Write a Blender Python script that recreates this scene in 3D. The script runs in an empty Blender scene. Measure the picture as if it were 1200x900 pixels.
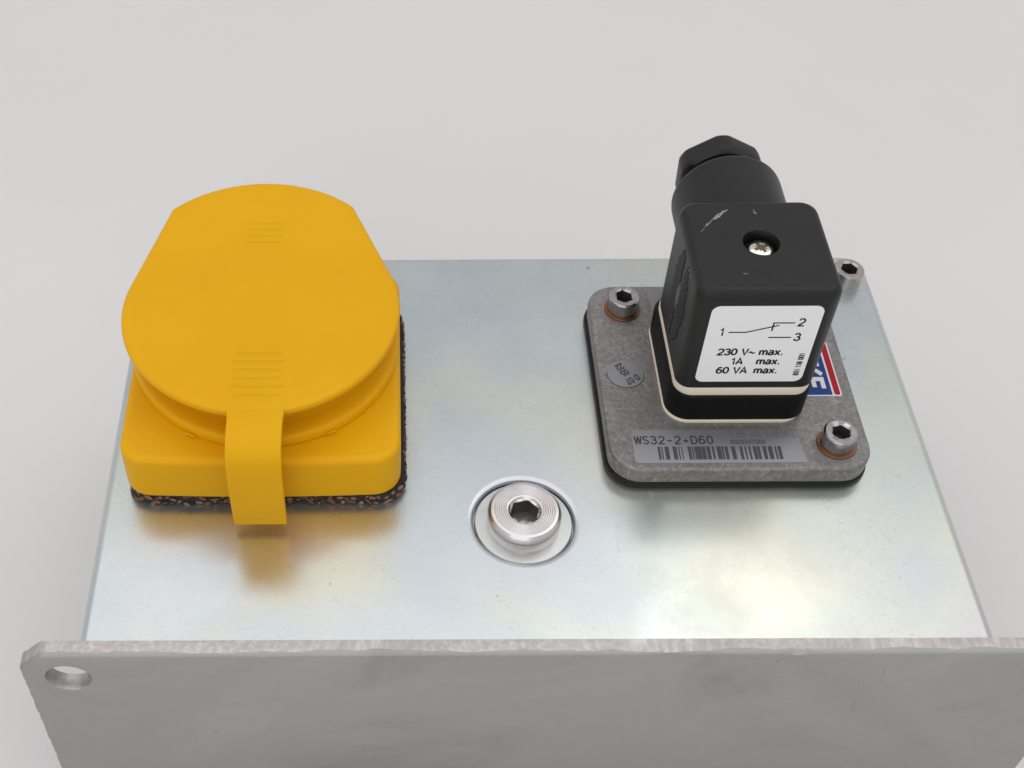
import bpy, bmesh, math, random
from mathutils import Vector, Matrix

random.seed(7)
S = 0.001                      # the scene is laid out in millimetres
OFF = Vector((96.0, 58.0, -70.0))   # tank centre; tank top is z = 0 mm, table is z = -70 mm
sc = bpy.context.scene
col = sc.collection

# ------------------------------------------------------------------ camera
cam_d = bpy.data.cameras.new('camera')
cam = bpy.data.objects.new('camera', cam_d)
col.objects.link(cam)
sc.camera = cam
right = Vector((0.9999815, -0.0004345, -0.0060742))
up = Vector((0.0043685, 0.7461156, 0.6658021))
fwd = Vector((-0.0042427, 0.6658163, -0.7461037))
m = Matrix((right, up, -fwd)).transposed().to_4x4()
m.translation = (Vector((65.835, -144.293, 242.741)) - OFF) * S
cam.matrix_world = m
cam_d.sensor_width = 36
cam_d.lens = 36 * 1541.49 / 1200
cam_d.shift_x = (600 - 451.68) / 1200
cam_d.clip_start = 0.01
cam_d.clip_end = 20

# ------------------------------------------------------------------ light
world = bpy.data.worlds.new('World')
sc.world = world
world.use_nodes = True
wb = world.node_tree.nodes['Background']
wb.inputs[0].default_value = (0.95, 0.975, 1.0, 1)
wb.inputs[1].default_value = 0.64

def area(name, loc, target, sx, sy, power, colr):
    d = bpy.data.lights.new(name, 'AREA')
    d.shape = 'RECTANGLE'; d.size = sx; d.size_y = sy; d.energy = power; d.color = colr
    o = bpy.data.objects.new(name, d)
    col.objects.link(o)
    l = (Vector(loc) - OFF) * S; t = (Vector(target) - OFF) * S
    o.location = l
    o.rotation_euler = (t - l).to_track_quat('-Z', 'Y').to_euler()
    return o
area('softbox_top', (120, 120, 900), (120, 120, 0), 1.9, 1.15, 4.6, (1.0, 0.985, 0.965))
area('lamp_overhead', (330, 425, 700), (137, 2, 0), 0.14, 0.10, 0.075, (1.0, 0.97, 0.93))
area('fill_front', (-150, -900, 500), (96, 40, 0), 1.0, 0.7, 1.6, (1.0, 0.98, 0.96))  # added fill for the front faces, stands for no known lamp

sc.view_settings.view_transform = 'Standard'
sc.view_settings.look = 'None'
sc.view_settings.exposure = 0.0
sc.view_settings.gamma = 1.0
sc.view_settings.use_curve_mapping = False

# ------------------------------------------------------------------ materials
class NT:
    def __init__(self, name):
        self.m = bpy.data.materials.new(name); self.m.use_nodes = True
        self.t = self.m.node_tree; self.b = self.t.nodes['Principled BSDF']
    def n(self, ty, **kw):
        x = self.t.nodes.new(ty)
        for k, v in kw.items():
            if k.startswith('i_'):
                x.inputs[k[2:].replace('_', ' ')].default_value = v
            else: setattr(x, k, v)
        return x
    def l(self, a, b): self.t.links.new(a, b)
    def coord(self):
        return self.n('ShaderNodeTexCoord').outputs['Object']
    def noise(self, scale, detail=3, rough=0.55, vec=None, dist=0.0):
        x = self.n('ShaderNodeTexNoise'); x.inputs['Scale'].default_value = scale
        x.inputs['Detail'].default_value = detail; x.inputs['Roughness'].default_value = rough
        x.inputs['Distortion'].default_value = dist
        self.l(vec if vec is not None else self.coord(), x.inputs['Vector'])
        return x.outputs['Fac']
    def ramp(self, fac, stops, interp='LINEAR'):
        r = self.n('ShaderNodeValToRGB'); r.color_ramp.interpolation = interp
        el = r.color_ramp.elements
        while len(el) < len(stops): el.new(0.5)
        for e, (p, c) in zip(el, stops):
            e.position = p
            e.color = (c, c, c, 1) if isinstance(c, (int, float)) else (*c, 1)
        self.l(fac, r.inputs['Fac']); return r.outputs['Color']
    def mix(self, fac, a, b, mode='MIX'):
        x = self.n('ShaderNodeMix', data_type='RGBA', blend_type=mode)
        for sock, v in ((x.inputs['Factor'], fac), (x.inputs['A'], a), (x.inputs['B'], b)):
            if isinstance(v, (int, float)): sock.default_value = v
            elif isinstance(v, tuple): sock.default_value = (*v, 1)
            else: self.l(v, sock)
        return x.outputs['Result']
    def bump(self, h, strength, dist):
        x = self.n('ShaderNodeBump'); x.inputs['Strength'].default_value = strength
        x.inputs['Distance'].default_value = dist
        self.l(h, x.inputs['Height']); self.l(x.outputs['Normal'], self.b.inputs['Normal'])
        return x
    def set(self, **kw):
        for k, v in kw.items():
            s = self.b.inputs[k.replace('_', ' ')]
            if isinstance(v, tuple): s.default_value = (*v, 1) if len(v) == 3 and s.type == 'RGBA' else v
            elif isinstance(v, (int, float)): s.default_value = v
            else: self.l(v, s)
        return self
    def scratch(self, rot, sca, lo, width, amount, dist=0.0):
        a = self.n('ShaderNodeMapping'); a.inputs['Rotation'].default_value = rot
        self.l(self.coord(), a.inputs['Vector'])
        b = self.n('ShaderNodeMapping'); b.inputs['Scale'].default_value = sca
        self.l(a.outputs['Vector'], b.inputs['Vector'])
        return self.ramp(self.noise(1.0, 1, 0.5, b.outputs['Vector'], dist), [(lo, 0.0), (lo + width, amount)])
    def vscale(self, x, y, z):
        mp = self.n('ShaderNodeMapping'); mp.inputs['Scale'].default_value = (x, y, z)
        self.l(self.coord(), mp.inputs['Vector']); return mp.outputs['Vector']

def simple(name, colr, rough, metal=0.0, **kw):
    k = NT(name); k.set(Base_Color=colr, Roughness=rough, Metallic=metal, **kw); return k.m

def mat_paper():
    k = NT('backdrop_paper')
    c = k.ramp(k.noise(6, 3), [(0.3, (0.722, 0.692, 0.690)), (0.7, (0.752, 0.722, 0.720))])
    k.set(Base_Color=c, Roughness=0.85)
    k.bump(k.noise(900, 2), 0.05, 0.0003)
    return k.m

def mat_zinc():
    k = NT('zinc_plated_steel')
    f1 = k.noise(9.5, 2, 0.5, dist=0.5)
    f2 = k.noise(19, 2, 0.5, dist=0.8)
    # passivation film: blue, green-yellow and lilac interference tints
    c = k.ramp(f1, [(0.26, (0.54, 0.605, 0.665)), (0.40, (0.585, 0.635, 0.66)), (0.50, (0.645, 0.675, 0.62)), (0.58, (0.66, 0.665, 0.60)), (0.68, (0.63, 0.61, 0.64)), (0.80, (0.55, 0.60, 0.68))])
    c2 = k.ramp(f2, [(0.28, (0.56, 0.60, 0.63)), (0.45, (0.62, 0.65, 0.64)), (0.56, (0.68, 0.685, 0.60)), (0.70, (0.62, 0.595, 0.65))])
    c = k.mix(0.4, c, c2)
    c = k.mix(1.0, c, (1.0, 1.005, 1.015), 'MULTIPLY')
    # thicker film: straw-yellow clouds near the front (the one by the cap also paints its reflection), a bluer one at the back
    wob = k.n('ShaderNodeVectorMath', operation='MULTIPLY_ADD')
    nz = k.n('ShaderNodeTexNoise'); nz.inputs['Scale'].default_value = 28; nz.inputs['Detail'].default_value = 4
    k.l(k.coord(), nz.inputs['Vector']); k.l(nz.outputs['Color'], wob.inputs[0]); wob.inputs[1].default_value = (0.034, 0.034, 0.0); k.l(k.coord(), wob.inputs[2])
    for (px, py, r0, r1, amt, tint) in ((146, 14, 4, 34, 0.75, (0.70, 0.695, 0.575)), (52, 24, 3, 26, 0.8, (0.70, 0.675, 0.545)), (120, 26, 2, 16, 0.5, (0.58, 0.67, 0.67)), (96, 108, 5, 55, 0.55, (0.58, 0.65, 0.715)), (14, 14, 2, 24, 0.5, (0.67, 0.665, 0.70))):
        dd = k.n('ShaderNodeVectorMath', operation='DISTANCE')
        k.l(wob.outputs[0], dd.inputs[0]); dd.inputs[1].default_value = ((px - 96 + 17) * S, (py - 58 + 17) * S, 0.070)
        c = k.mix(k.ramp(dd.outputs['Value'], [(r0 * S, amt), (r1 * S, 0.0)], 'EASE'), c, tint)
    geo = k.n('ShaderNodeVectorMath', operation='DISTANCE')
    k.l(k.coord(), geo.inputs[0]); geo.inputs[1].default_value = ((95.7 - 96) * S, (30.8 - 58) * S, 0.070)
    halo = k.ramp(geo.outputs['Value'], [(0.0125, 0.32), (0.0150, 0.2), (0.024, 0.0)])
    c = k.mix(halo, c, (0.60, 0.575, 0.70))
    fine = k.noise(700, 4, 0.7)
    c = k.mix(k.ramp(fine, [(0.36, 0.07), (0.56, 0.0)]), c, (0.40, 0.42, 0.42))
    spk = k.ramp(k.noise(1250, 0, 0.5), [(0.68, 0.0), (0.80, 0.4)])
    msk = k.ramp(k.noise(24, 2), [(0.46, 0.05), (0.66, 0.6)])
    mm = k.n('ShaderNodeMath', operation='MULTIPLY'); k.l(spk, mm.inputs[0]); k.l(msk, mm.inputs[1])
    c = k.mix(mm.outputs[0], c, (0.36, 0.36, 0.32))
    pit = k.ramp(k.noise(330, 1, 0.4), [(0.80, 0.0), (0.83, 0.6)])
    c = k.mix(pit, c, (0.25, 0.25, 0.24))
    for rot, sca, lo in ((0.75, (75, 1700, 60), 0.785), (-0.6, (100, 1900, 60), 0.785), (1.4, (60, 1700, 60), 0.78)):   # hair scratches
        c = k.mix(k.scratch((0, 0, rot), sca, lo, 0.02, 0.4, 0.3), c, (0.38, 0.39, 0.39))
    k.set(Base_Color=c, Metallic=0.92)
    k.set(Roughness=k.ramp(k.noise(55, 4, 0.65), [(0.3, 0.22), (0.7, 0.32)]))
    hsum = k.n('ShaderNodeMath', operation='MULTIPLY_ADD'); k.l(k.noise(2400, 3, 0.7), hsum.inputs[0]); hsum.inputs[1].default_value = 0.35; k.l(k.noise(160, 3, 0.6), hsum.inputs[2])
    k.bump(hsum.outputs[0], 0.05, 0.0003)
    return k.m

def mat_plate():
    k = NT('mill_scale_steel')
    a = k.noise(26, 5, 0.62, k.vscale(0.8, 1, 1.1), 0.5)
    c = k.ramp(a, [(0.28, (0.375, 0.36, 0.342)), (0.42, (0.445, 0.43, 0.412)), (0.52, (0.475, 0.462, 0.445)), (0.60, (0.458, 0.462, 0.455)), (0.70, (0.50, 0.494, 0.482)), (0.82, (0.42, 0.405, 0.388))])
    spk = k.ramp(k.noise(420, 3, 0.6), [(0.70, 0.0), (0.78, 0.6)])
    c = k.mix(spk, c, (0.22, 0.21, 0.20))
    sn = k.scratch((0, 0.12, 0), (1100, 60, 45), 0.765, 0.03, 0.3, 0.4)
    c = k.mix(k.scratch((0, 1.2, 0), (1100, 60, 60), 0.76, 0.03, 0.25, 0.4), c, (0.56, 0.55, 0.54))
    c = k.mix(sn, c, (0.30, 0.29, 0.28))
    c = k.mix(1.0, c, (0.86, 0.855, 0.85), 'MULTIPLY')
    k.set(Base_Color=c, Metallic=0.75, Roughness=k.ramp(a, [(0.3, 0.46), (0.7, 0.58)]))
    k.bump(k.noise(1100, 4, 0.65), 0.25, 0.0003)
    return k.m

def mat_cutedge():
    k = NT('laser_cut_edge')
    a = k.mix(k.ramp(k.noise(38, 2), [(0.42, 0.15), (0.62, 0.9)]), k.noise(700, 4, 0.7), k.noise(1.0, 3, 0.6, k.vscale(700, 250, 60)))
    c = k.ramp(a, [(0.3, (0.40, 0.375, 0.36)), (0.5, (0.48, 0.45, 0.435)), (0.72, (0.66, 0.62, 0.60))])
    k.set(Base_Color=c, Metallic=0.7, Roughness=k.ramp(k.noise(80, 3), [(0.35, 0.5), (0.65, 0.33)]))
    k.bump(a, 0.45, 0.0004)
    return k.m

def mat_cast():
    k = NT('die_cast_zinc')
    a = k.noise(950, 4, 0.75, dist=0.3)
    big = k.noise(130, 4, 0.65)
    c = k.ramp(a, [(0.30, (0.19, 0.183, 0.18)), (0.44, (0.265, 0.256, 0.252)), (0.54, (0.318, 0.308, 0.304)), (0.70, (0.46, 0.45, 0.445))])
    c = k.mix(0.30, c, k.ramp(big, [(0.3, (0.20, 0.185, 0.18)), (0.7, (0.38, 0.37, 0.36))]))
    for rot in (0.6, -0.9, 0.1, 1.3):
        c = k.mix(k.scratch((0, 0, rot), (260, 2600, 100), 0.69, 0.06, 0.45), c, (0.60, 0.59, 0.58))
    c = k.mix(1.0, c, (0.84, 0.825, 0.82), 'MULTIPLY')
    k.set(Base_Color=c, Metallic=0.7, Roughness=k.ramp(a, [(0.3, 0.55), (0.7, 0.40)]))
    k.bump(a, 0.30, 0.0003)
    return k.m

def mat_yellow():
    k = NT('yellow_polyethylene')
    c = k.ramp(k.noise(45, 3), [(0.3, (0.765, 0.385, 0.002)), (0.7, (0.795, 0.412, 0.003))])
    k.set(Base_Color=c, Roughness=k.ramp(k.noise(140, 4), [(0.3, 0.42), (0.7, 0.52)]), Subsurface_Weight=0.12, Subsurface_Scale=0.003, Specular_IOR_Level=0.16)
    k.set(Subsurface_Radius=(1.0, 0.55, 0.08))
    k.bump(k.noise(700, 3, 0.6), 0.08, 0.0003)
    return k.m

def mat_blackplastic(name, base, rough, bump=0.12, spec=0.32):
    k = NT(name)
    c = k.ramp(k.noise(70, 4), [(0.3, tuple(v * 0.9 for v in base)), (0.7, tuple(v * 1.15 for v in base))])
    dust = k.ramp(k.noise(1300, 2, 0.6), [(0.74, 0.0), (0.80, 0.35)])
    c = k.mix(dust, c, (0.16, 0.16, 0.16))
    k.set(Base_Color=c, Roughness=rough, Specular_IOR_Level=spec)
    k.bump(k.noise(2500, 3, 0.6), bump, 0.0002)
    return k.m

def mat_steel(name, base, rough, ring=False, dirt=0.0):
    k = NT(name)
    a = k.noise(300, 3, 0.5)
    c = k.ramp(a, [(0.3, tuple(v * 0.9 for v in base)), (0.7, base)])
    if dirt:
        c = k.mix(k.ramp(k.noise(350, 3), [(0.5, 0.0), (0.68, dirt)]), c, (0.22, 0.18, 0.14))
    k.set(Base_Color=c, Metallic=1.0, Roughness=k.ramp(a, [(0.3, rough * 0.85), (0.7, rough * 1.2)]))
    k.bump(k.noise(900, 2), 0.05, 0.0001)
    return k.m

M = {
    'paper': mat_paper(), 'zinc': mat_zinc(), 'plate': mat_plate(), 'cut': mat_cutedge(), 'cast': mat_cast(),
    'yellow': mat_yellow(),
    'housing': mat_blackplastic('black_nylon_housing', (0.0105, 0.0105, 0.011), 0.43, 0.12, 0.36),
    'block': mat_blackplastic('black_nylon_block', (0.005, 0.0045, 0.0045), 0.5, 0.05, 0.16),
    'recess': simple('dark_recess', (0.010, 0.010, 0.010), 0.6),
    'rubber': simple('black_rubber', (0.007, 0.008, 0.008), 0.45, Specular_IOR_Level=0.25),
    'cream': simple('cream_silicone', (0.80, 0.70, 0.58), 0.55),
    'label': simple('label_film', (0.90, 0.885, 0.885), 0.45),
    'ink': simple('label_ink', (0.006, 0.006, 0.008), 0.5, Specular_IOR_Level=0.2),
    'foil': simple('foil_grey', (0.275, 0.275, 0.288), 0.45, 0.45),
    'foil_edge': simple('foil_edge', (0.05, 0.05, 0.05), 0.5),
    'foil_ink': simple('foil_ink', (0.035, 0.035, 0.04), 0.5),
    'faint_ink': simple('faint_foil_ink', (0.19, 0.19, 0.20), 0.45, 0.4),
    'bar_ink': simple('bar_ink', (0.06, 0.06, 0.068), 0.5),
    'blue': simple('sticker_blue', (0.020, 0.052, 0.235), 0.4, Specular_IOR_Level=0.2),
    'red': simple('sticker_red', (0.44, 0.008, 0.022), 0.4, Specular_IOR_Level=0.2),
    'white': simple('sticker_white', (0.78, 0.78, 0.80), 0.4),
    'screw': mat_steel('stainless_screw', (0.45, 0.44, 0.45), 0.2),
    'oldscrew': mat_steel('dull_screw', (0.50, 0.47, 0.445), 0.32, dirt=0.4),
    'plug': mat_steel('zinc_plug', (0.74, 0.70, 0.70), 0.24),
    'collar': mat_steel('plug_collar', (0.62, 0.635, 0.62), 0.28),
    'socket': simple('shaded_socket', (0.10, 0.085, 0.07), 0.55, 0.6),  # shade inside the hex sockets, put into a darker, duller colour
    'copper': mat_steel('copper_washer', (0.30, 0.125, 0.07), 0.45, dirt=0.55),
    'nickel': mat_steel('bright_nickel', (0.90, 0.87, 0.80), 0.14),
    'cork_dark': simple('cork_binder', (0.008, 0.007, 0.008), 0.6),
    'scuff': simple('plastic_scuff', (0.30, 0.305, 0.31), 0.45),
    'grey_mark': simple('plastic_grey_mark', (0.085, 0.09, 0.09), 0.40),
}
corks = []
for i, c in enumerate(((0.20, 0.095, 0.055), (0.27, 0.14, 0.085), (0.12, 0.06, 0.04), (0.32, 0.18, 0.12), (0.035, 0.022, 0.02))):
    k = NT('cork_grain')
    k.set(Base_Color=k.ramp(k.noise(1.2, 3), [(0.35, tuple(v * 0.6 for v in c)), (0.65, c)]), Roughness=0.75)
    corks.append(k.m)

# ------------------------------------------------------------------ helpers
def loc_of(p): return (Vector(p) - OFF) * S

def thing(name, base, label, cat, group=None):
    o = bpy.data.objects.new(name, None)
    o.empty_display_size = 0.01
    col.objects.link(o); o.location = loc_of(base)
    o['base'] = tuple(base); tag(o, label, cat, group); return o
def tag(o, label, cat, group=None):
    o['label'] = label; o['category'] = cat
    if group: o['group'] = group

def org(parent):
    """world millimetre origin of an object's local frame"""
    return Vector(parent['base']) if 'base' in parent else org(parent.parent)

def finish(name, bm, mats, parent=None, smooth=30, weighted=True, base=None):
    """bm is in world millimetres"""
    b = Vector(base) if base is not None else (org(parent) if parent else OFF)
    for v in bm.verts: v.co = (v.co - b) * S
    bmesh.ops.recalc_face_normals(bm, faces=bm.faces)
    me = bpy.data.meshes.new(name); bm.to_mesh(me); bm.free()
    if not isinstance(mats, (list, tuple)): mats = [mats]
    for x in mats: me.materials.append(x)
    if smooth:
        me.polygons.foreach_set('use_smooth', [True] * len(me.polygons))
        me.set_sharp_from_angle(angle=math.radians(smooth))
    o = bpy.data.objects.new(name, me); col.objects.link(o)
    if parent: o.parent = parent
    else: o.location = loc_of(b)
    if smooth and weighted:
        w = o.modifiers.new('weighted', 'WEIGHTED_NORMAL'); w.keep_sharp = True; w.weight = 80
    return o

def rrect(x0, x1, y0, y1, r, seg=8):
    """rounded rectangle, counter-clockwise; r: one radius or (fl, fr, br, bl)"""
    rs = (r,) * 4 if isinstance(r, (int, float)) else r
    cs = ((x0, y0, 1, 1, 180), (x1, y0, -1, 1, 270), (x1, y1, -1, -1, 0), (x0, y1, 1, -1, 90))
    pts = []
    for (x, y, sx, sy, a0), q in zip(cs, rs):
        for i in range(seg + 1):
            a = math.radians(a0 + 90 * i / seg)
            pts.append((x + sx * q + q * math.cos(a), y + sy * q + q * math.sin(a)))
    return pts
def circle(cx, cy, r, seg=64, a0=0):
    return [(cx + r * math.cos(a0 + 2 * math.pi * i / seg), cy + r * math.sin(a0 + 2 * math.pi * i / seg)) for i in range(seg)]
def inset(pts, d):
    """move every vertex of a counter-clockwise outline inwards by d"""
    if abs(d) < 1e-9: return list(pts)
    out = []; n = len(pts)
    for i in range(n):
        p0, p, p1 = Vector(pts[i - 1]), Vector(pts[i]), Vector(pts[(i + 1) % n])
        e0, e1 = p - p0, p1 - p
        if e0.length < 1e-7: e0 = e1
        if e1.length < 1e-7: e1 = e0
        n0 = Vector((-e0.y, e0.x)).normalized(); n1 = Vector((-e1.y, e1.x)).normalized()
        b = n0 + n1
        b = b / max(0.3, (b.length_squared / 2)) if b.length > 1e-6 else n0
        out.append((p.x + b.x * d, p.y + b.y * d))
    return out

XY = lambda u, v, w: Vector((u, v, w))
def XZ(y0=0): return lambda u, v, w: Vector((u, w, v))     # outline in x-z, depth along y

def loops_bm(bm, loops, mp=XY, cap0=True, cap1=True, mat=0):
    """loops: list of (pts2d, w); all with the same count"""
    rings = [[bm.verts.new(mp(p[0], p[1], w)) for p in pts] for pts, w in loops]
    n = len(rings[0]); fs = []
    for a, b in zip(rings, rings[1:]):
        for i in range(n):
            j = (i + 1) % n
            fs.append(bm.faces.new((a[i], a[j], b[j], b[i])))
    if cap0: fs.append(bm.faces.new(list(reversed(rings[0]))))
    if cap1: fs.append(bm.faces.new(rings[-1]))
    for f in fs: f.material_index = mat
    return rings
def loft(outline, levels, mp=XY, **kw):
    bm = bmesh.new()
    loops_bm(bm, [(inset(outline, d), w) for d, w in levels], mp, **kw)
    return bm
def fill_between(bm, outer, holes):
    es = []
    for ring in [outer] + holes:
        n = len(ring)
        for i in range(n):
            e = bm.edges.get((ring[i], ring[(i + 1) % n])) or bm.edges.new((ring[i], ring[(i + 1) % n]))
            es.append(e)
    return [g for g in bmesh.ops.triangle_fill(bm, use_beauty=True, edges=es)['geom'] if isinstance(g, bmesh.types.BMFace)]

def lathe(cx, cy, prof, seg=64, mp=XY, cap0=True, cap1=True):
    bm = bmesh.new()
    loops_bm(bm, [(circle(cx, cy, r, seg), w) for r, w in prof], mp, cap0, cap1)
    return bm
def hexloop(cx, cy, ap, seg=48, rot=0.0, rmax=1e9):
    pts = []
    for i in range(seg):
        a = 2 * math.pi * i / seg
        t = (a - rot) % (math.pi / 3) - math.pi / 6
        r = min(ap / math.cos(t), rmax)
        pts.append((cx + r * math.cos(a), cy + r * math.sin(a)))
    return pts
def box_bm(bm, x0, x1, y0, y1, z0, z1, mat=0):
    loops_bm(bm, [(((x0, y0), (x1, y0), (x1, y1), (x0, y1)), z0), (((x0, y0), (x1, y0), (x1, y1), (x0, y1)), z1)], mat=mat)

# a small single-stroke sans: every glyph is a list of strokes on a cap height of 1
def _arc(cx, cy, rx, ry, a0, a1, n=10):
    return [(cx + rx * math.cos(math.radians(a0 + (a1 - a0) * i / n)), cy + ry * math.sin(math.radians(a0 + (a1 - a0) * i / n))) for i in range(n + 1)]
GLYPH = {
    '0': (0.60, [_arc(0.30, 0.5, 0.25, 0.46, 90, 450, 20)]),
    '1': (0.44, [[(0.06, 0.74), (0.20, 0.82), (0.28, 0.97), (0.28, 0.0)]]),
    '2': (0.60, [_arc(0.30, 0.70, 0.25, 0.26, 170, -28) + [(0.42, 0.46), (0.10, 0.16), (0.05, 0.04), (0.56, 0.04)]]),
    '3': (0.60, [_arc(0.29, 0.73, 0.22, 0.23, 165, -78) + [(0.24, 0.52)], [(0.24, 0.52)] + _arc(0.29, 0.28, 0.26, 0.24, 85, -170)]),
    '5': (0.60, [[(0.51, 0.95), (0.14, 0.95), (0.09, 0.50)] + _arc(0.29, 0.33, 0.26, 0.29, 140, -165, 12)]),
    '6': (0.60, [_arc(0.32, 0.72, 0.22, 0.24, 25, 110, 5) + _arc(0.31, 0.44, 0.26, 0.40, 130, 180, 5) + _arc(0.30, 0.31, 0.25, 0.27, 180, 500, 16)]),
    '7': (0.60, [[(0.04, 0.95), (0.55, 0.95), (0.32, 0.50), (0.20, 0.0)]]),
    '8': (0.60, [_arc(0.30, 0.74, 0.21, 0.22, -90, 270, 16), _arc(0.30, 0.28, 0.25, 0.24, 90, 450, 16)]),
    '9': (0.60, [_arc(0.28, 0.24, 0.22, 0.20, 205, 290, 5) + _arc(0.29, 0.52, 0.26, 0.42, -50, 0, 5) + _arc(0.30, 0.69, 0.25, 0.27, 0, 320, 16)]),
    'V': (0.66, [[(0.03, 0.98), (0.33, 0.02), (0.63, 0.98)]]),
    'A': (0.66, [[(0.02, 0.0), (0.33, 0.98), (0.64, 0.0)], [(0.13, 0.33), (0.53, 0.33)]]),
    '~': (0.60, [_arc(0.16, 0.36, 0.13, 0.11, 190, 20, 6) + _arc(0.42, 0.40, 0.13, 0.11, 200, 370, 6)]),
    'm': (0.88, [[(0.08, 0.0), (0.08, 0.70)], [(0.08, 0.40)] + _arc(0.26, 0.46, 0.18, 0.22, 160, 0, 8) + [(0.44, 0.0)], [(0.44, 0.40)] + _arc(0.62, 0.46, 0.18, 0.22, 160, 0, 8) + [(0.80, 0.0)]]),
    'a': (0.58, [_arc(0.28, 0.50, 0.20, 0.19, 160, 0, 8) + [(0.48, 0.10), (0.55, 0.02)], [(0.48, 0.40), (0.24, 0.37)] + _arc(0.23, 0.19, 0.18, 0.17, 90, 300, 8) + [(0.48, 0.20)]]),
    'x': (0.52, [[(0.03, 0.70), (0.49, 0.0)], [(0.49, 0.70), (0.03, 0.0)]]),
    '.': (0.28, [[(0.09, 0.06), (0.20, 0.06)]]),
    '-': (0.60, [[(0.08, 0.42), (0.50, 0.42)]]),
    '+': (0.60, [[(0.08, 0.40), (0.50, 0.40)], [(0.29, 0.20), (0.29, 0.60)]]),
    'W': (0.86, [[(0.02, 0.98), (0.22, 0.0)], [(0.22, 0.0), (0.43, 0.95)], [(0.43, 0.95), (0.64, 0.0)], [(0.64, 0.0), (0.84, 0.98)]]),
    'S': (0.62, [_arc(0.31, 0.73, 0.23, 0.23, 25, 230, 12) + _arc(0.31, 0.27, 0.25, 0.23, 60, -160, 12)]),
    'D': (0.66, [[(0.07, 0.04), (0.07, 0.95), (0.28, 0.95)] + _arc(0.30, 0.495, 0.28, 0.455, 85, -85, 12) + [(0.28, 0.04), (0.04, 0.04)]]),
    'M': (0.76, [[(0.07, 0.0), (0.07, 0.97), (0.38, 0.1), (0.69, 0.97), (0.69, 0.0)]]),
    'L': (0.54, [[(0.07, 1.0), (0.07, 0.04), (0.50, 0.04)]]),
    'E': (0.60, [[(0.55, 0.95), (0.07, 0.95), (0.07, 0.04), (0.56, 0.04)], [(0.07, 0.51), (0.50, 0.51)]]),
    'N': (0.68, [[(0.07, 0.0), (0.07, 0.97), (0.61, 0.03), (0.61, 1.0)]]),
    'G': (0.70, [_arc(0.35, 0.5, 0.29, 0.46, 45, 350, 18) + [(0.64, 0.46), (0.38, 0.46)]]),
    'K': (0.68, [[(0.10, 0.0), (0.10, 1.0)], [(0.64, 1.0), (0.16, 0.46)], [(0.28, 0.58), (0.66, 0.0)]]),
    'F': (0.60, [[(0.10, 0.0), (0.10, 0.92), (0.58, 0.92)], [(0.10, 0.50), (0.52, 0.50)]]),
    ' ': (0.32, []),
}
def ribbon(bm, pts, w, put, lift):
    P = [Vector(p) for p in pts]
    closed = (P[0] - P[-1]).length < 1e-4
    if closed: P = P[:-1]
    n = len(P); L, R = [], []
    for i in range(n):
        a = P[i - 1] if (closed or i > 0) else P[i]
        b = P[(i + 1) % n] if (closed or i < n - 1) else P[i]
        d0 = (P[i] - a); d1 = (b - P[i])
        if d0.length < 1e-6: d0 = d1
        if d1.length < 1e-6: d1 = d0
        n0 = Vector((-d0.y, d0.x)).normalized(); n1 = Vector((-d1.y, d1.x)).normalized()
        q = n0 + n1
        q = q / max(0.35, q.length_squared / 2) if q.length > 1e-5 else n0
        L.append(bm.verts.new(put(P[i] + q * w / 2, lift))); R.append(bm.verts.new(put(P[i] - q * w / 2, lift)))
    for i in range(n if closed else n - 1):
        j = (i + 1) % n
        bm.faces.new((L[i], R[i], R[j], L[j]))
def text(name, s, size, at, ux, uy, parent, mat, weight=0.12, wide=1.0, spacing=0.08, lift=0.05, pitch=None):
    """flat printed lettering; size = cap height in mm; at = lower left point in mm; ux, uy = unit axes of the print"""
    bm = bmesh.new()
    ux, uy = Vector(ux), Vector(uy); nz = ux.cross(uy); at = Vector(at); x = 0.0
    for ch in s:
        adv, strokes = GLYPH[ch]
        fit = min(1.0, (pitch - 0.10) / adv) if pitch else 1.0
        for k, st in enumerate(strokes):
            x0 = x; st = [(p[0] * fit, p[1]) for p in st]
            wt = weight * (1.5 if ch == '.' else 1)
            ribbon(bm, st, wt, lambda p, l: at + ux * ((x0 + p.x) * size * wide) + uy * (p.y * size) + nz * l, lift + 0.012 * k)
        x += (pitch if pitch else adv + spacing)
    return finish(name, bm, mat, parent, smooth=0)

def jit(a): return random.uniform(-a, a)

# ------------------------------------------------------------------ backdrop: one sheet of paper, lying flat and swept up far behind
bm = bmesh.new()
prof = [(-700, -70), (700, -70)]
for i in range(1, 13):
    a = math.radians(90 * i / 12)
    prof.append((700 + 300 * math.sin(a), -70 + 300 * (1 - math.cos(a))))
prof.append((1000, 900))
ra = [bm.verts.new((-900, y, z)) for y, z in prof]; rb = [bm.verts.new((1100, y, z)) for y, z in prof]
for i in range(len(prof) - 1): bm.faces.new((ra[i], rb[i], rb[i + 1], ra[i + 1]))
bd = finish('backdrop', bm, M['paper'], weighted=False)
bd['kind'] = 'structure'

# ------------------------------------------------------------------ the tank: folded zinc-plated box with a thick plate on its front
W, D = 192.7, 117.4
PX, PY, PR = 95.7, 30.8, 11.4           # plug hole
tank = thing('reservoir_tank', (96, 58, -70), 'zinc plated steel tank with a thick grey plate across its front', 'tank')
bm = bmesh.new()
out = rrect(-0.5, W + 0.4, -2.6, D + 1.2, (2.4, 2.4, 6.5, 6.5), 8)
rings = loops_bm(bm, [(inset(out, d), z) for d, z in [(0, -69.99)] + [(2.2 * (1 - math.cos(math.radians(t))), -2.2 * (1 - math.sin(math.radians(t)))) for t in range(0, 91, 10)]], cap1=False)
hl = loops_bm(bm, [(circle(PX, PY, r, 72), z) for r, z in ((12.9, 0), (12.3, -0.04), (11.8, -0.16), (11.5, -0.4), (PR, -0.8), (PR, -2.6))], cap0=False)
fill_between(bm, rings[-1], [hl[0]])
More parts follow.
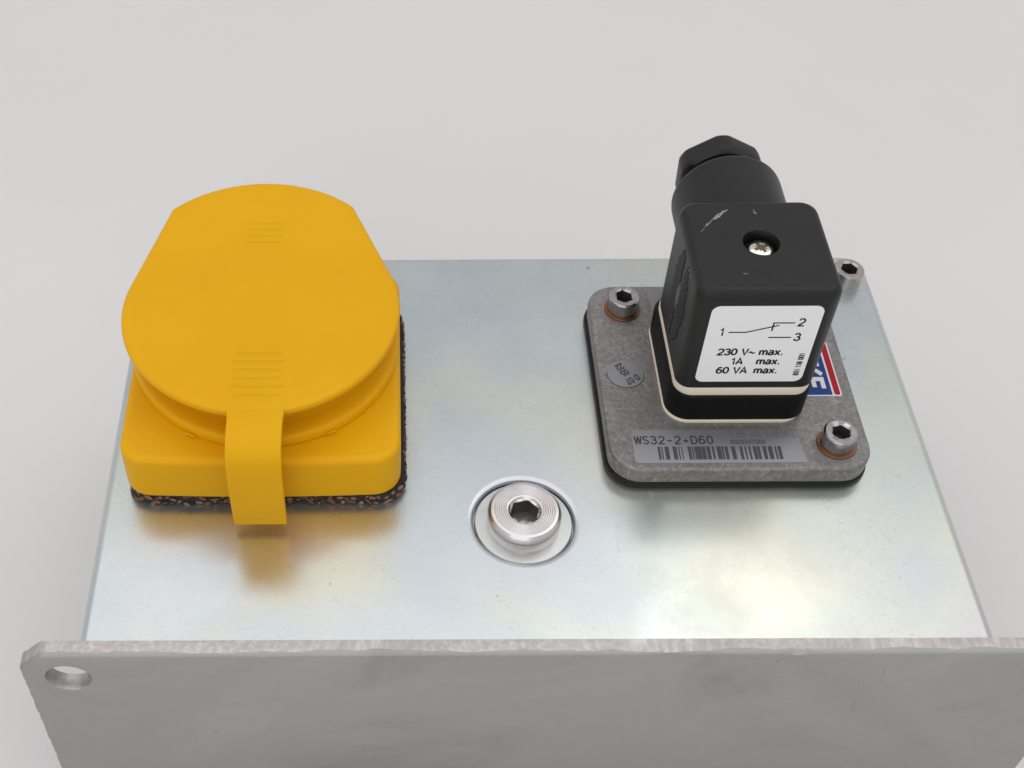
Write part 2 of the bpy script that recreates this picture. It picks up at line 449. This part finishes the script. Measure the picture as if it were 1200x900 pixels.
finish('body', bm, M['zinc'], tank, smooth=40)

def plate():
    x0, x1, z0, z1, ch = -13.1, 214.4, -69.99, 0.25, 4.9
    pts = [(x0, z0), (x1, z0), (x1, z1 - ch)]
    n = 150
    pts += [(x1 - ch - (x1 - x0 - 2 * ch) * i / n, z1) for i in range(n + 1)]
    pts += [(x0, z1 - ch)]
    n2 = 50
    pts += [(x0, z1 - ch - (z1 - ch - z0) * i / n2) for i in range(1, n2)]
    # laser-cut edge: slightly uneven
    rough, edge_d = [], []
    d = 0.0
    for (x, z) in pts:
        d = 0.75 * d + jit(0.07)
        nick = 0.55 * math.exp(-((x - 38.7) / 0.9) ** 2) * (z > -1)
        rough.append((x, z - (abs(d) * 0.5 + 0.25 * nick) if z > -1 else z + 0))
        flat = 1.5 * math.exp(-((x - 150.8) / 2.2) ** 4) * (z > -1)
        edge_d.append(0.35 + abs(d) * 2.2 + nick + flat if z > -1 else 0.25)
    bm = bmesh.new()
    mp = XZ()
    jog = [x + jit(0.12) if z < -6 and x < 0 else x for x, z in rough]
    rough = [(jx, z) for jx, (x, z) in zip(jog, rough)]
    def ins(k): return [(a, b - e * k) if b > -1 else (a, b) for (a, b), e in zip(inset(rough, 0.12 * k), edge_d)]
    yb, yf = -0.02, -3.76
    seq = [(rough, yb), (rough, yf + 0.95), ([(a, b - 0.35 * e) if b > -1 else (a, b) for (a, b), e in zip(rough, edge_d)], yf + 0.45), (ins(1.0), yf)]
    rings = loops_bm(bm, seq, mp, cap0=False, cap1=False, mat=1)
    ring23 = set(rings[2]) | set(rings[3])
    # cut zone and torn zone meet along an uneven line
    w1 = w2 = 0.0
    for i, v in enumerate(rings[1]):
        w1 = 0.86 * w1 + jit(0.22); w2 = 0.5 * w2 + jit(0.10)
        if v.co.z > -1: v.co.y += max(-0.55, min(0.7, w1 + w2 + 0.15)); v.co.z -= 0.03
    for f in bm.faces:
        if sum(1 for v in f.verts if v in ring23) >= 3 or (sum(1 for v in f.verts if v in ring23) == 2 and any(v.co.z > -6 for v in f.verts)): f.material_index = 0
    # the burr along the front arris bulges unevenly
    for v, e in zip(rings[2], edge_d): v.co.y -= min(0.4, 0.3 * (e - 0.35)) if v.co.z > -1 else 0
    hs_f, hs_b = [], []
    for hx in (-3.5, 205.9):
        c = [(hx + 4.85 * math.cos(a), -8.9 + 4.85 * math.sin(a)) for a in [2 * math.pi * i / 40 for i in range(40)]]
        c2 = [(hx + 5.05 * math.cos(a), -8.9 + 5.05 * math.sin(a)) for a in [2 * math.pi * i / 40 for i in range(40)]]
        h = loops_bm(bm, [(c2, yf), (c, yf + 0.3), (c, yb)], mp, cap0=False, cap1=False, mat=1)
        hs_f.append(h[0]); hs_b.append(h[-1])
    fill_between(bm, rings[-1], hs_f)
    fill_between(bm, rings[0], hs_b)
    return finish('mounting_plate', bm, [M['plate'], M['cut']], tank, smooth=50, weighted=False)
plate()

# ------------------------------------------------------------------ screw plug
pl = thing('screw_plug', (PX, PY, -1.6), 'round zinc screw plug with hex socket sunk in the tank top', 'plug')
finish('collar', lathe(PX, PY, [(11.15, -2.4), (11.15, -1.15), (10.9, -0.95), (7.5, -0.85), (7.5, -1.5)], 72, cap0=False, cap1=False), M['collar'], pl)
bm = bmesh.new()
N = 60
prof = [(8.1, -0.9), (8.25, 0.0), (8.3, 2.9), (8.12, 3.4), (7.55, 3.98), (7.1, 4.03)]
loops = [(circle(PX, PY, r, N), z) for r, z in prof]
for r in (6.7, 6.2, 5.7, 5.2, 4.7, 4.25):      # turning grooves on the face
    loops += [(circle(PX, PY, r + 0.12, N), 4.03), (circle(PX, PY, r, N), 3.92), (circle(PX, PY, r - 0.12, N), 4.03)]
loops += [(circle(PX, PY, 3.75, N), 4.0), (circle(PX, PY, 3.45, N), 3.55), (hexloop(PX, PY, 2.95, N, 0.25, 3.4), 3.3)]
loops_bm(bm, loops, cap1=False)
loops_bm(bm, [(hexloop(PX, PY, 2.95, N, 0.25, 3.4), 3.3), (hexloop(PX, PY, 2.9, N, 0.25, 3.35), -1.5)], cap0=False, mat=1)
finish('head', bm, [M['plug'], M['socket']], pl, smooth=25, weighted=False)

# ------------------------------------------------------------------ cap screws, washers
def cap_screw(name, cx, cy, z, r, h, ap, label, mat, rot, tilt=(0, 0), group=None):
    t = thing(name, (cx, cy, z), label, 'screw', group)
    bm = bmesh.new(); N = 48
    lv = [(r * 0.985, z), (r, z + 0.3), (r, z + h - 0.55), (r - 0.12, z + h - 0.25), (r - 0.45, z + h)]
    loops = [(circle(cx, cy, q, N), w) for q, w in lv]
    loops += [(circle(cx, cy, ap * 1.24, N), z + h), (hexloop(cx, cy, ap * 1.02, N, rot), z + h - 0.25)]
    loops_bm(bm, loops, cap1=False)
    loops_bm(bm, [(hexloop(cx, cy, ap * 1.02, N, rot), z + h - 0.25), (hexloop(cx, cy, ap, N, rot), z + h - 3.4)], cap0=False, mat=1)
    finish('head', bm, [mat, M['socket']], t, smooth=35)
    t.rotation_euler = (tilt[0], tilt[1], 0)
    return t
FX, FY, FZ, FH = 116.0, 39.93, 1.7, 6.52
for (x, y, lab, wl, rot) in ((124.4, 91.6, 'socket head screw at the far left corner of the switch flange', 'copper washer under the far left flange screw', 0.52),
                        (168.5, 47.3, 'socket head screw at the near right corner of the switch flange', 'copper washer under the near right flange screw', 0.30)):
    w = finish('copper_washer', lathe(x, y, [(3.4, FH), (4.4, FH), (4.55, FH + 0.1), (4.55, FH + 0.3), (4.4, FH + 0.45), (3.4, FH + 0.5)], 56, cap0=False, cap1=False), M['copper'], base=(x, y, FH))
    tag(w, wl, 'washer', 'copper washers on the switch flange')
    cap_screw('cap_screw', x, y, FH + 0.4, 3.85, 4.2, 1.85, lab, M['screw'], rot, group='socket head screws on the switch flange')
cap_screw('cap_screw', 186.0, 108.0, 0.0, 4.0, 4.9, 1.95, 'dull socket head screw at the far right corner of the tank top', M['oldscrew'], 0.1, tilt=(0.0, 0.05))

# ------------------------------------------------------------------ yellow filler cap on a cork gasket
cg = thing('cork_gasket', (37, 67.5, 0), 'dark brown cork gasket squeezed under the yellow cap', 'gasket')
gout = rrect(4.9, 69.4, 35.2, 98.6, (6.5, 6.5, 8, 8), 10)
finish('sheet', loft(gout, [(0.7, 0.02), (0.55, 0.3), (0.5, 3.1), (0.7, 3.22)]), M['cork_dark'], cg)
grain = []
for i in range(6):
    bm = bmesh.new(); bmesh.ops.create_icosphere(bm, subdivisions=1, radius=1)
    for v in bm.verts: v.co *= random.uniform(0.75, 1.15)
    me = bpy.data.meshes.new('cork_granule'); bm.to_mesh(me); bm.free()
    me.polygons.foreach_set('use_smooth', [True] * len(me.polygons))
    for c in corks[:1]: me.materials.append(c)
    grain.append(me)
path = [Vector(p) for p in inset(gout, 0.45)]
segs = []
for i in range(len(path)):
    a, b = path[i], path[(i + 1) % len(path)]
    mid = (a + b) / 2
    if mid.y < 97 and not (mid.x < 20 and mid.y > 46): segs.append((a, b))
n_gr = 0
for row in range(2):
    for a, b in segs:
        L = (b - a).length; t = random.uniform(0, 1.5)
        dirv = (b - a).normalized()
        while t < L + 0.3:
            ln = random.choice((random.uniform(0.4, 0.9), random.uniform(0.8, 1.7)))
            if t + ln * 0.4 > L + 0.8: break
            p = a + dirv * min(L, t + ln * 0.5)
            t += ln * random.uniform(1.45, 2.0)
            if n_gr >= 290 or (p.x < 46 and p.x > 30 and random.random() < 0.3): continue
            g = bpy.data.objects.new('cork_granule', random.choice(grain))
            col.objects.link(g); g.parent = cg
            g.location = (Vector((p.x + jit(0.12), p.y + jit(0.12), (0.85, 2.4)[row] + jit(0.55))) - Vector((37, 67.5, 0))) * S
            g.rotation_euler = (jit(0.3), jit(0.8), math.atan2(dirv.y, dirv.x) + jit(0.25))
            g.scale = (ln * S, random.uniform(0.35, 0.6) * S, random.uniform(0.3, 0.85) * S)
            g.material_slots[0].link = 'OBJECT'
            g.material_slots[0].material = random.choices(corks, (4, 4, 3, 2, 3))[0]
            n_gr += 1

fc = thing('filler_cap', (37, 67.5, 3.4), 'yellow plastic filler cap with a round lid and hanging strap', 'cap')
bout = rrect(5.2, 68.0, 35.55, 97.4, (6.2, 6.2, 7.5, 7.5), 10)
dense = []
for i in range(len(bout)):      # more points along the sides so that they can bow a little
    a, b = Vector(bout[i]), Vector(bout[(i + 1) % len(bout)])
    k = max(1, int((b - a).length / 5))
    for j in range(k): dense.append(tuple(a.lerp(b, j / k)))
dense = [(x, y - 0.55 * max(0, 1 - ((x - 36.8) / 26) ** 2) if y < 36 else y) for x, y in dense]
finish('base', loft(dense, [(0.45, 3.25), (0.15, 3.45), (0.03, 3.9), (0, 6), (0, 14.4), (0.12, 15.1), (0.5, 15.7), (1.1, 16.0), (2.0, 16.1)]), M['yellow'], fc, smooth=60)
nx, ny = 36.5, 70.3
nk = finish('neck', lathe(nx, ny, [(31.0, 15.9), (31.3, 16.3), (31.4, 17.0), (31.35, 18.3), (31.15, 18.8), (30.7, 19.1), (29.8, 19.25), (27.5, 19.45), (26.2, 19.8), (25.4, 20.6), (25.0, 22.0), (24.9, 27.3)], 120, cap0=False), M['yellow'], fc, smooth=60)
for (x, y, ang) in ((20.9, 42.4, -0.45), (52.6, 43.0, 0.5)):      # moulding flash left on the lower rim of the neck
    bm = bmesh.new()
    ux = Vector((math.cos(ang), math.sin(ang), 0)); uy = Vector((-ux.y, ux.x, 0))
    c = Vector((x, y - 0.1, 16.9))
    pts = [(-1.3, -0.05), (-0.5, -0.25), (0.2, -0.12), (0.8, -0.3), (1.4, 0.0), (1.0, 0.3), (-1.0, 0.3)]
    loops_bm(bm, [([(p[0], p[1]) for p in pts], 0.0), ([(p[0] * 0.9, p[1] * 0.6) for p in pts], 0.3)], lambda u, v, w: c + ux * u + uy * v + Vector((0, 0, w)))
    finish('moulding_flash', bm, M['yellow'], nk)
lx, ly, lr = 36.0, 70.4, 32.0
lid_o = []
for i in range(97):
    a = math.radians(169 + (375 - 169) * i / 96); lid_o.append((lx + lr * math.cos(a), ly + lr * math.sin(a)))
tab = [(34.6 + 31.0 * math.cos(math.radians(d)), 84.0 + 30.8 * math.sin(math.radians(d))) for d in [44.5 + (137 - 44.5) * i / 32 for i in range(33)]]
p0 = Vector(lid_o[-1]); p1 = Vector(tab[0])
lid_o += [tuple(p0.lerp(p1, i / 6)) for i in range(1, 6)] + tab
p0 = Vector(tab[-1]); p1 = Vector(lid_o[0])
lid_o += [tuple(p0.lerp(p1, i / 6)) for i in range(1, 6)]
lid = finish('lid', loft(lid_o, [(1.9, 27.1), (0.6, 27.05), (0.15, 27.2), (0, 27.6), (0, 28.3), (0.12, 28.65), (0.4, 28.92), (0.9, 29.1), (1.6, 29.16), (1.9, 29.16)]), M['yellow'], fc, smooth=60)
for y in (92.3, 94.6, 96.9, 99.1):
    bm = bmesh.new(); w = 4.3 + jit(0.4)
    loops_bm(bm, [(rrect(35.2 - w, 35.2 + w, y - 0.36, y + 0.36, 0.3, 2), 29.1), (rrect(35.2 - w + 0.1, 35.2 + w - 0.1, y - 0.07, y + 0.07, 0.06, 2), 29.32)])
    finish('grip_ridge', bm, M['yellow'], lid, weighted=False)
for y in (43.2, 45.7, 48.2, 50.7, 53.2, 55.6):
    bm = bmesh.new(); w = 5.4 + jit(0.5)
    loops_bm(bm, [(rrect(36.4 - w, 36.4 + w, y - 0.38, y + 0.38, 0.3, 2), 29.1), (rrect(36.4 - w + 0.1, 36.4 + w - 0.1, y - 0.07, y + 0.07, 0.06, 2), 29.33)])
    finish('grip_ridge', bm, M['yellow'], lid, weighted=False)
# strap: a ribbon that leaves the lid's front edge, arches forward and hangs in front of the base
ctrl = [(44, 29.0), (40, 29.03), (36, 28.95), (32.5, 28.5), (29.8, 27.3), (28.1, 25.2), (27.3, 22.0), (27.1, 17.5), (27.2, 12.5), (27.5, 7.5), (28.0, 2.75)]
def catmull(P, k=5):
    o = []
    for i in range(len(P) - 1):
        p0, p1, p2, p3 = Vector(P[max(i - 1, 0)]), Vector(P[i]), Vector(P[i + 1]), Vector(P[min(i + 2, len(P) - 1)])
        for j in range(k):
            t = j / k
            o.append(0.5 * ((2 * p1) + (p2 - p0) * t + (2 * p0 - 5 * p1 + 4 * p2 - p3) * t * t + (3 * p1 - p0 - 3 * p2 + p3) * t ** 3))
    o.append(Vector(P[-1])); return o
cp = catmull(ctrl)
bm = bmesh.new(); rings = []
TH = 1.9
for i, p in enumerate(cp):
    tg = (cp[min(i + 1, len(cp) - 1)] - cp[max(i - 1, 0)]).normalized()
    nrm = Vector((tg.y, -tg.x))          # towards the inside of the bend
    if nrm.y > 0 and abs(nrm.y) > abs(nrm.x): nrm = -nrm
    if abs(nrm.x) >= abs(nrm.y) and nrm.x < 0: nrm = -nrm
    f = i / (len(cp) - 1)
    xa, xb = 30.75 - 0.1 * f, 42.75 - 0.35 * f
    if p.x > 36.5: xa -= 0.25 * (p.x - 36.5) * 0.3; xb += 0.25 * (p.x - 36.5) * 0.3
    e = 0.35
    sec = [(xa + e, 0), (xb - e, 0), (xb - 0.08, 0.1), (xb, e), (xb, TH - e), (xb - e, TH), (xa + e, TH), (xa, TH - e), (xa, e), (xa + 0.08, 0.1)]
    rings.append([bm.verts.new((x, p.x + nrm.x * t, p.y + nrm.y * t)) for x, t in sec])
for a, b in zip(rings, rings[1:]):
    for i in range(len(a)):
        j = (i + 1) % len(a); bm.faces.new((a[i], a[j], b[j], b[i]))
bm.faces.new(rings[0]); bm.faces.new(list(reversed(rings[-1])))
strap = finish('strap', bm, M['yellow'], fc, smooth=50)

# ------------------------------------------------------------------ level switch: rubber gasket, die-cast flange, stickers
rg = finish('rubber_gasket', loft(rrect(115.4, 176.5, 39.7, 100.4, 7.5, 10), [(0.5, 0.02), (0.1, 0.3), (0, 0.8), (0.1, 1.35), (0.5, 1.68)]), M['rubber'], base=(146, 70, 0))
tag(rg, 'thin black rubber gasket under the grey switch flange', 'gasket')
ls = thing('level_switch', (146, 70, FZ), 'square grey die cast switch flange with stickers, bolted on the tank', 'switch')
finish('flange', loft(rrect(FX, FX + 60.2, FY, FY + 60.2, 7.2, 12), [(0.5, FZ), (0.2, FZ + 0.15), (0.1, FZ + 0.5), (0.0, FH - 0.75), (0.12, FH - 0.4), (0.42, FH - 0.09), (0.8, FH)]), M['cast'], ls)
tp = finish('type_plate', loft([(121.7, 51.75), (121.5, 42.6), (122.3, 41.9), (160.6, 41.95), (161.0, 42.3), (159.75, 51.75)], [(0, FH - 0.05), (-0.02, FH + 0.10), (0.06, FH + 0.14)]), [M['foil']], ls, weighted=False)
EX, EY, EZ = (1, 0, 0), (0, 1, 0), (0, 0, 1)
z = FH + 0.14
text('lettering', 'WS32-2+D60', 2.4, (122.05, 47.4, z), EX, EY, tp, M['foil_ink'], weight=0.135, wide=1.0, pitch=0.775)
text('lettering', '135 MM LAENGE', 2.25, (144.4, 49.25, z), EX, EY, tp, M['faint_ink'], weight=0.10, wide=0.78, pitch=0.685)
text('lettering', '0003597060', 1.3, (144.1, 47.3, z), EX, EY, tp, M['bar_ink'], weight=0.14, wide=0.85, pitch=0.745)
bars = [(226, 242), (249, 257), (270, 297), (322, 347), (357, 365), (378, 384), (419, 440), (446, 456), (462, 505), (507, 532), (538, 562), (574, 588), (604, 632), (636, 648), (656, 676), (698, 724), (752, 770), (784, 794), (810, 822), (838, 860), (864, 882), (900, 922), (934, 962), (976, 988), (996, 1018)]
bm = bmesh.new()
for a, b in bars:
    xa = 127.1 + (a - 226) * 0.03577; xb = 127.1 + (b - 226) * 0.03577
    vs = [bm.verts.new(q) for q in ((xa, 42.85, z + 0.04), (xb, 42.85, z + 0.04), (xb, 46.65, z + 0.04), (xa, 46.65, z + 0.04))]
    bm.faces.new(vs)
finish('barcode', bm, M['bar_ink'], tp, smooth=0)
rs = finish('round_sticker', loft(circle(122.55, 69.4, 4.4, 48), [(-0.10, FH - 0.05), (-0.10, FH + 0.05), (0.12, FH + 0.08)]), [M['foil']], ls, weighted=False)
bm = bmesh.new()
rings = [[bm.verts.new((122.55 + q * math.cos(a), 69.4 + q * math.sin(a), FH + 0.10)) for a in [math.radians(172 + 190 * i / 40) for i in range(41)]] for q in (4.36, 4.52)]
for i in range(40): bm.faces.new((rings[0][i], rings[0][i + 1], rings[1][i + 1], rings[1][i]))
finish('sticker_rim', bm, M['foil_edge'], rs, smooth=0)
ang = math.radians(213)
tx, ty = Vector((math.cos(ang), math.sin(ang), 0)), Vector((-math.sin(ang), math.cos(ang), 0))
for s, (u, v) in (('D 07', (125.11, 69.25)), ('05', (122.76, 71.02)), ('22', (121.76, 72.92))):
    text('lettering', s, 1.75, (u, v, FH + 0.08), tx, ty, rs, M['foil_ink'], weight=0.19, wide=0.9, spacing=0.05)
# logo sticker
sx0, sx1, sy0, sy1 = 152.0, 173.3, 62.0, 79.6
lg = finish('logo_sticker', loft(rrect(sx0, sx1, sy0, sy1, 0.7, 4), [(0, FH - 0.05), (0, FH + 0.08)]), M['white'], ls, weighted=False)
def flat_rr(name, x0, x1, y0, y1, r, zz, mat, par):
    bm = bmesh.new(); bm.faces.new([bm.verts.new((x, y, zz)) for x, y in rrect(x0, x1, y0, y1, r, 4)])
    return finish(name, bm, mat, par, smooth=0)
flat_rr('blue_field', sx0 + 0.3, 171.05, sy0 + 0.35, sy1 - 0.35, 0.1, FH + 0.12, M['blue'], lg)
flat_rr('red_stripe', 171.55, 172.95, sy0 + 0.35, sy1 - 0.35, 0.5, FH + 0.12, M['red'], lg)
text('lettering', 'SKF', 5.1, (164.75, 77.3, FH + 0.12), (0, -1, 0), (1, 0, 0), lg, M['white'], weight=0.21, wide=1.22, spacing=0.10)
finish('foil_sticker', loft([(131.4, 99.0), (131.9, 91.0), (150, 91.0), (150, 99.0)], [(0, FH - 0.05), (0, FH + 0.09)]), M['foil'], ls, weighted=False)

# ------------------------------------------------------------------ connector plug
cx0, cx1 = 130.8, 162.3
cn = thing('connector_plug', (146.2, 70, FH), 'black square cable connector with a white wiring label on its front', 'connector')
finish('seal', loft(rrect(129.9, 162.4, 53.75, 87.4, (5.5, 5.5, 5, 5), 10), [(0.1, FH + 0.01), (0, FH + 0.3), (0, FH + 0.7), (0.15, FH + 0.9)]), M['cream'], cn)
finish('socket_block', loft(rrect(130.2, 163.1, 54.15, 87.8, (5.3, 5.3, 5, 5), 10), [(0, FH + 0.9), (0, 14.6), (0.2, 15.1), (0.6, 15.45), (1.0, 15.55)]), M['block'], cn)
finish('seal', loft(rrect(130.85, 162.3, 54.5, 85.6, (4.2, 4.2, 4, 4), 10), [(0.15, 15.5), (0, 16.2), (0, 17.6), (0.2, 17.95)]), M['cream'], cn)
hx, hy, hr = 147.0, 70.4, 4.0
ho = rrect(cx0, cx1, 54.6, 85.0, (3.4, 3.4, 4.2, 4.2), 10)
bm = bmesh.new()
rings = loops_bm(bm, [(inset(ho, d), w) for d, w in ((0.25, 17.9), (0.05, 18.2), (0, 19), (0, 45.6), (0.1, 46.4), (0.35, 47.1), (0.75, 47.7), (1.3, 48.08), (1.9, 48.2))], cap1=False)
h = loops_bm(bm, [(circle(hx, hy, r, 48), w) for r, w in ((hr + 0.2, 48.2), (hr + 0.05, 48.12), (hr, 47.9), (hr, 44.6), (3.2, 44.5), (3.2, 43.0))], cap0=False)
fill_between(bm, rings[-1], [h[0]])
hs = finish('housing', bm, M['housing'], cn, smooth=40)
# screw down in the hole: domed head with a cross recess
sw = finish('fixing_screw', lathe(147.2, 70.25, [(3.2, 43.2), (3.2, 45.7), (2.95, 46.3), (2.3, 46.7), (1.3, 46.87), (0.4, 46.9)], 40, cap0=False), M['nickel'], cn, smooth=60)
slot_m = simple('dark_slot', (0.16, 0.12, 0.07), 0.45, 0.8)  # dark brown strips laid on the head mark the cross recess
for a in (0.45, 0.45 + math.pi / 2, 0.45 + math.pi / 4, 0.45 + 3 * math.pi / 4):
    main = abs((a - 0.45) % (math.pi / 2)) < 0.1
    bm = bmesh.new(); c, s_ = math.cos(a), math.sin(a); hw = 0.40 if main else 0.12
    pts = [(-2.1, 46.70), (-1.2, 46.92), (0, 46.97), (1.2, 46.92), (2.1, 46.70)]
    r0 = [bm.verts.new((147.2 + c * u - s_ * hw, 70.25 + s_ * u + c * hw, w - (0 if main else 0.02))) for u, w in pts]
    r1 = [bm.verts.new((147.2 + c * u + s_ * hw, 70.25 + s_ * u - c * hw, w - (0 if main else 0.02))) for u, w in pts]
    for i in range(4): bm.faces.new((r0[i], r0[i + 1], r1[i + 1], r1[i]))
    finish('cross_slot', bm, slot_m, sw, smooth=0)
# scuffs on the housing: small raised curls of scraped plastic
def scuff(pts, width, par, mat=M['scuff']):
    bm = bmesh.new()
    for (a, b) in zip(pts, pts[1:]):
        a, b = Vector(a), Vector(b); L = (b - a).length; d = (b - a).normalized(); nn = Vector((-d.y, d.x, 0))
        t = 0.0
        while t < L:
            ln = random.uniform(0.5, 1.5); w = width * random.uniform(0.25, 0.6)
            c = a + d * t + nn * jit(width * 0.35)
            p = [c - d * ln * 0.5, c + nn * w * 0.5 + d * jit(0.2), c + d * ln * 0.5, c - nn * w * 0.5 + d * jit(0.2)]
            base = [bm.verts.new(q) for q in p]; tip = bm.verts.new(c + Vector((0, 0, random.uniform(0.04, 0.10))))
            for i in range(4): bm.faces.new((base[i], base[(i + 1) % 4], tip))
            t += ln * random.uniform(0.35, 0.9)
    return finish('scuff_mark', bm, mat, par, smooth=0)
Z8 = 48.2
scuff([(134.5, 74.0, 48.18), (136.2, 76.4, Z8), (138.8, 79.2, Z8)], 0.5, hs)
scuff([(136.6, 76.6, Z8), (138.4, 78.9, Z8)], 0.5, hs)
scuff([(138.2, 78.6, Z8), (141.0, 81.0, Z8)], 1.1, hs)
scuff([(138.6, 79.2, Z8), (140.6, 80.8, Z8)], 0.8, hs)
scuff([(140.8, 80.9, Z8), (142.4, 82.2, 48.13)], 0.6, hs)
scuff([(142.4, 82.2, 48.13), (143.6, 83.4, 48.0)], 0.45, hs)
scuff([(146.2, 82.2, 48.13), (147.2, 81.2, Z8), (147.7, 79.7, Z8)], 0.3, hs)
scuff([(147.5, 80.2, Z8), (147.8, 79.7, Z8)], 0.5, hs)
scuff([(144.0, 63.5, Z8), (144.3, 63.4, Z8)], 0.35, hs, M['grey_mark'])
scuff([(141.8, 60.6, Z8), (142.1, 60.5, Z8)], 0.4, hs, M['scuff'])
# grip on the left flank: an oval field of short ridges round a raised grey lozenge
bm = bmesh.new()
gy, gz, ga, gb = 68.0, 33.0, 7.2, 12.5
zz = gz - gb
while zz < gz + gb:
    half = ga * math.sqrt(max(0, 1 - ((zz - gz) / gb) ** 2)) * 0.95
    for s_ in (-1, 1):
        y0_, y1_ = 1.0 + jit(0.3), half * random.uniform(0.85, 1.0)
        if y1_ - y0_ > 0.8:
            q = sorted((gy + s_ * y0_, gy + s_ * y1_)); lean = s_ * 0.9
            v = [(q[0], zz - 0.26), (q[1], zz - 0.26 + 1.2), (q[1], zz + 0.26 + 1.2), (q[0], zz + 0.26)]
            if s_ < 0: v = [(q[0], zz - 0.26 + 1.2), (q[1], zz - 0.26), (q[1], zz + 0.26), (q[0], zz + 0.26 + 1.2)]
            r0 = [bm.verts.new((cx0 + 0.02, a, b)) for a, b in v]
            r1 = [bm.verts.new((cx0 - 0.22, a + (0.05 if i in (0, 3) else -0.05), b + (0.1 if i < 2 else -0.1))) for i, (a, b) in enumerate(v)]
            for i in range(4):
                j = (i + 1) % 4; bm.faces.new((r0[i], r0[j], r1[j], r1[i]))
            bm.faces.new(r1)
    zz += 0.95
gr = finish('grip_ridges', bm, M['housing'], hs, smooth=0); gr['kind'] = 'stuff'
bm = bmesh.new()
pz = [(gy + 1.7, gz + 2.0), (gy + 0.7, gz + 5.2), (gy - 0.5, gz + 3.0), (gy - 0.3, gz - 0.6), (gy + 0.6, gz - 3.6), (gy + 1.3, gz - 1.0)]
r0 = [bm.verts.new((cx0 + 0.02, a, b)) for a, b in pz]; r1 = [bm.verts.new((cx0 - 0.24, gy + 0.7 + (a - gy - 0.7) * 0.8, gz + (b - gz) * 0.85)) for a, b in pz]
for i in range(6): bm.faces.new((r0[i], r0[(i + 1) % 6], r1[(i + 1) % 6], r1[i]))
bm.faces.new(r1)
finish('lozenge', bm, M['grey_mark'], hs, smooth=0)

# wiring label on the front
LY = 54.6
lb = finish('rating_label', loft(rrect(134.5, 158.6, 20.3, 44.3, 1.9, 8), [(0, LY + 0.05), (0, LY - 0.10), (0.04, LY - 0.13)], XZ()), M['label'], cn, weighted=False)
FRX, FRZ = (1, 0, 0), (0, 0, 1)
yl = LY - 0.13
def lp(u, v):
    """photo-crop pixel on the label -> x, z (mm), the label being 24.1 mm square"""
    # u, v in 0..1 across and up the label
    return (134.5 + 24.1 * u, yl, 20.3 + 24.0 * v)
def stroke(segs, wd, par):
    bm = bmesh.new()
    for (a, b) in segs:
        a, b = Vector(lp(*a)), Vector(lp(*b)); d = (b - a).normalized(); n_ = Vector((-d.z, 0, d.x)) * wd / 2
        bm.faces.new([bm.verts.new(q + Vector((0, -0.05, 0))) for q in (a - n_ - d * wd * 0.3, b - n_ + d * wd * 0.3, b + n_ + d * wd * 0.3, a + n_ - d * wd * 0.3)])
    return finish('wiring_symbol', bm, M['ink'], par, smooth=0)
stroke([((0.20, 0.671), (0.355, 0.671)), ((0.355, 0.671), (0.632, 0.758)), ((0.583, 0.79), (0.583, 0.69)), ((0.583, 0.79), (0.768, 0.79)), ((0.575, 0.602), (0.772, 0.602))], 0.32, lb)
for ch, u, v in (('1', 0.118, 0.627), ('2', 0.803, 0.748), ('3', 0.803, 0.558)):
    text('lettering', ch, 2.35, lp(u, v), FRX, FRZ, lb, M['ink'], weight=0.165)
for ch, u, v in (('230 V~', 0.150, 0.369), ('1A', 0.295, 0.243), ('60 VA', 0.180, 0.119), ('max.', 0.528, 0.369), ('max.', 0.528, 0.243), ('max.', 0.528, 0.119)):
    text('lettering', ch, 2.05, lp(u, v), FRX, FRZ, lb, M['ink'], weight=0.195, wide=1.05)
text('lettering', '851 118 001', 1.15, lp(0.953, 0.088), (0, 0, 1), (-1, 0, 0), lb, M['ink'], weight=0.24, wide=0.95, spacing=0.12)

# cable gland and nut at the back
gx, gz_ = 147.1, 34.3
finish('cable_gland', lathe(gx, gz_, [(13.1, 78), (13.1, 100.6), (12.95, 101.6), (12.5, 102.3), (11.7, 102.6), (9.0, 102.7), (7.2, 102.9), (7.2, 107.5)], 72, XZ(), cap0=False, cap1=False), M['housing'], cn, smooth=40)
bm = bmesh.new()
no = hexloop(gx - 0.3, gz_, 9.85, 96, math.radians(92), 10.65)
ni = lambda k: [(gx - 0.3 + (x - gx + 0.3) * k, gz_ + (y - gz_) * k) for x, y in no]
hole = circle(gx, gz_, 6.0, 96)
loops_bm(bm, [(circle(gx, gz_, 7.0, 96), 106.6), (circle(gx, gz_, 9.4, 96), 106.9), (ni(0.965), 107.6), (no, 108.5), (no, 111.8), (ni(0.985), 112.6), (ni(0.93), 113.3), (circle(gx, gz_, 7.0, 96), 113.5), (hole, 113.6), (hole, 106)], XZ(), cap0=False)
finish('gland_nut', bm, M['housing'], cn, smooth=30)
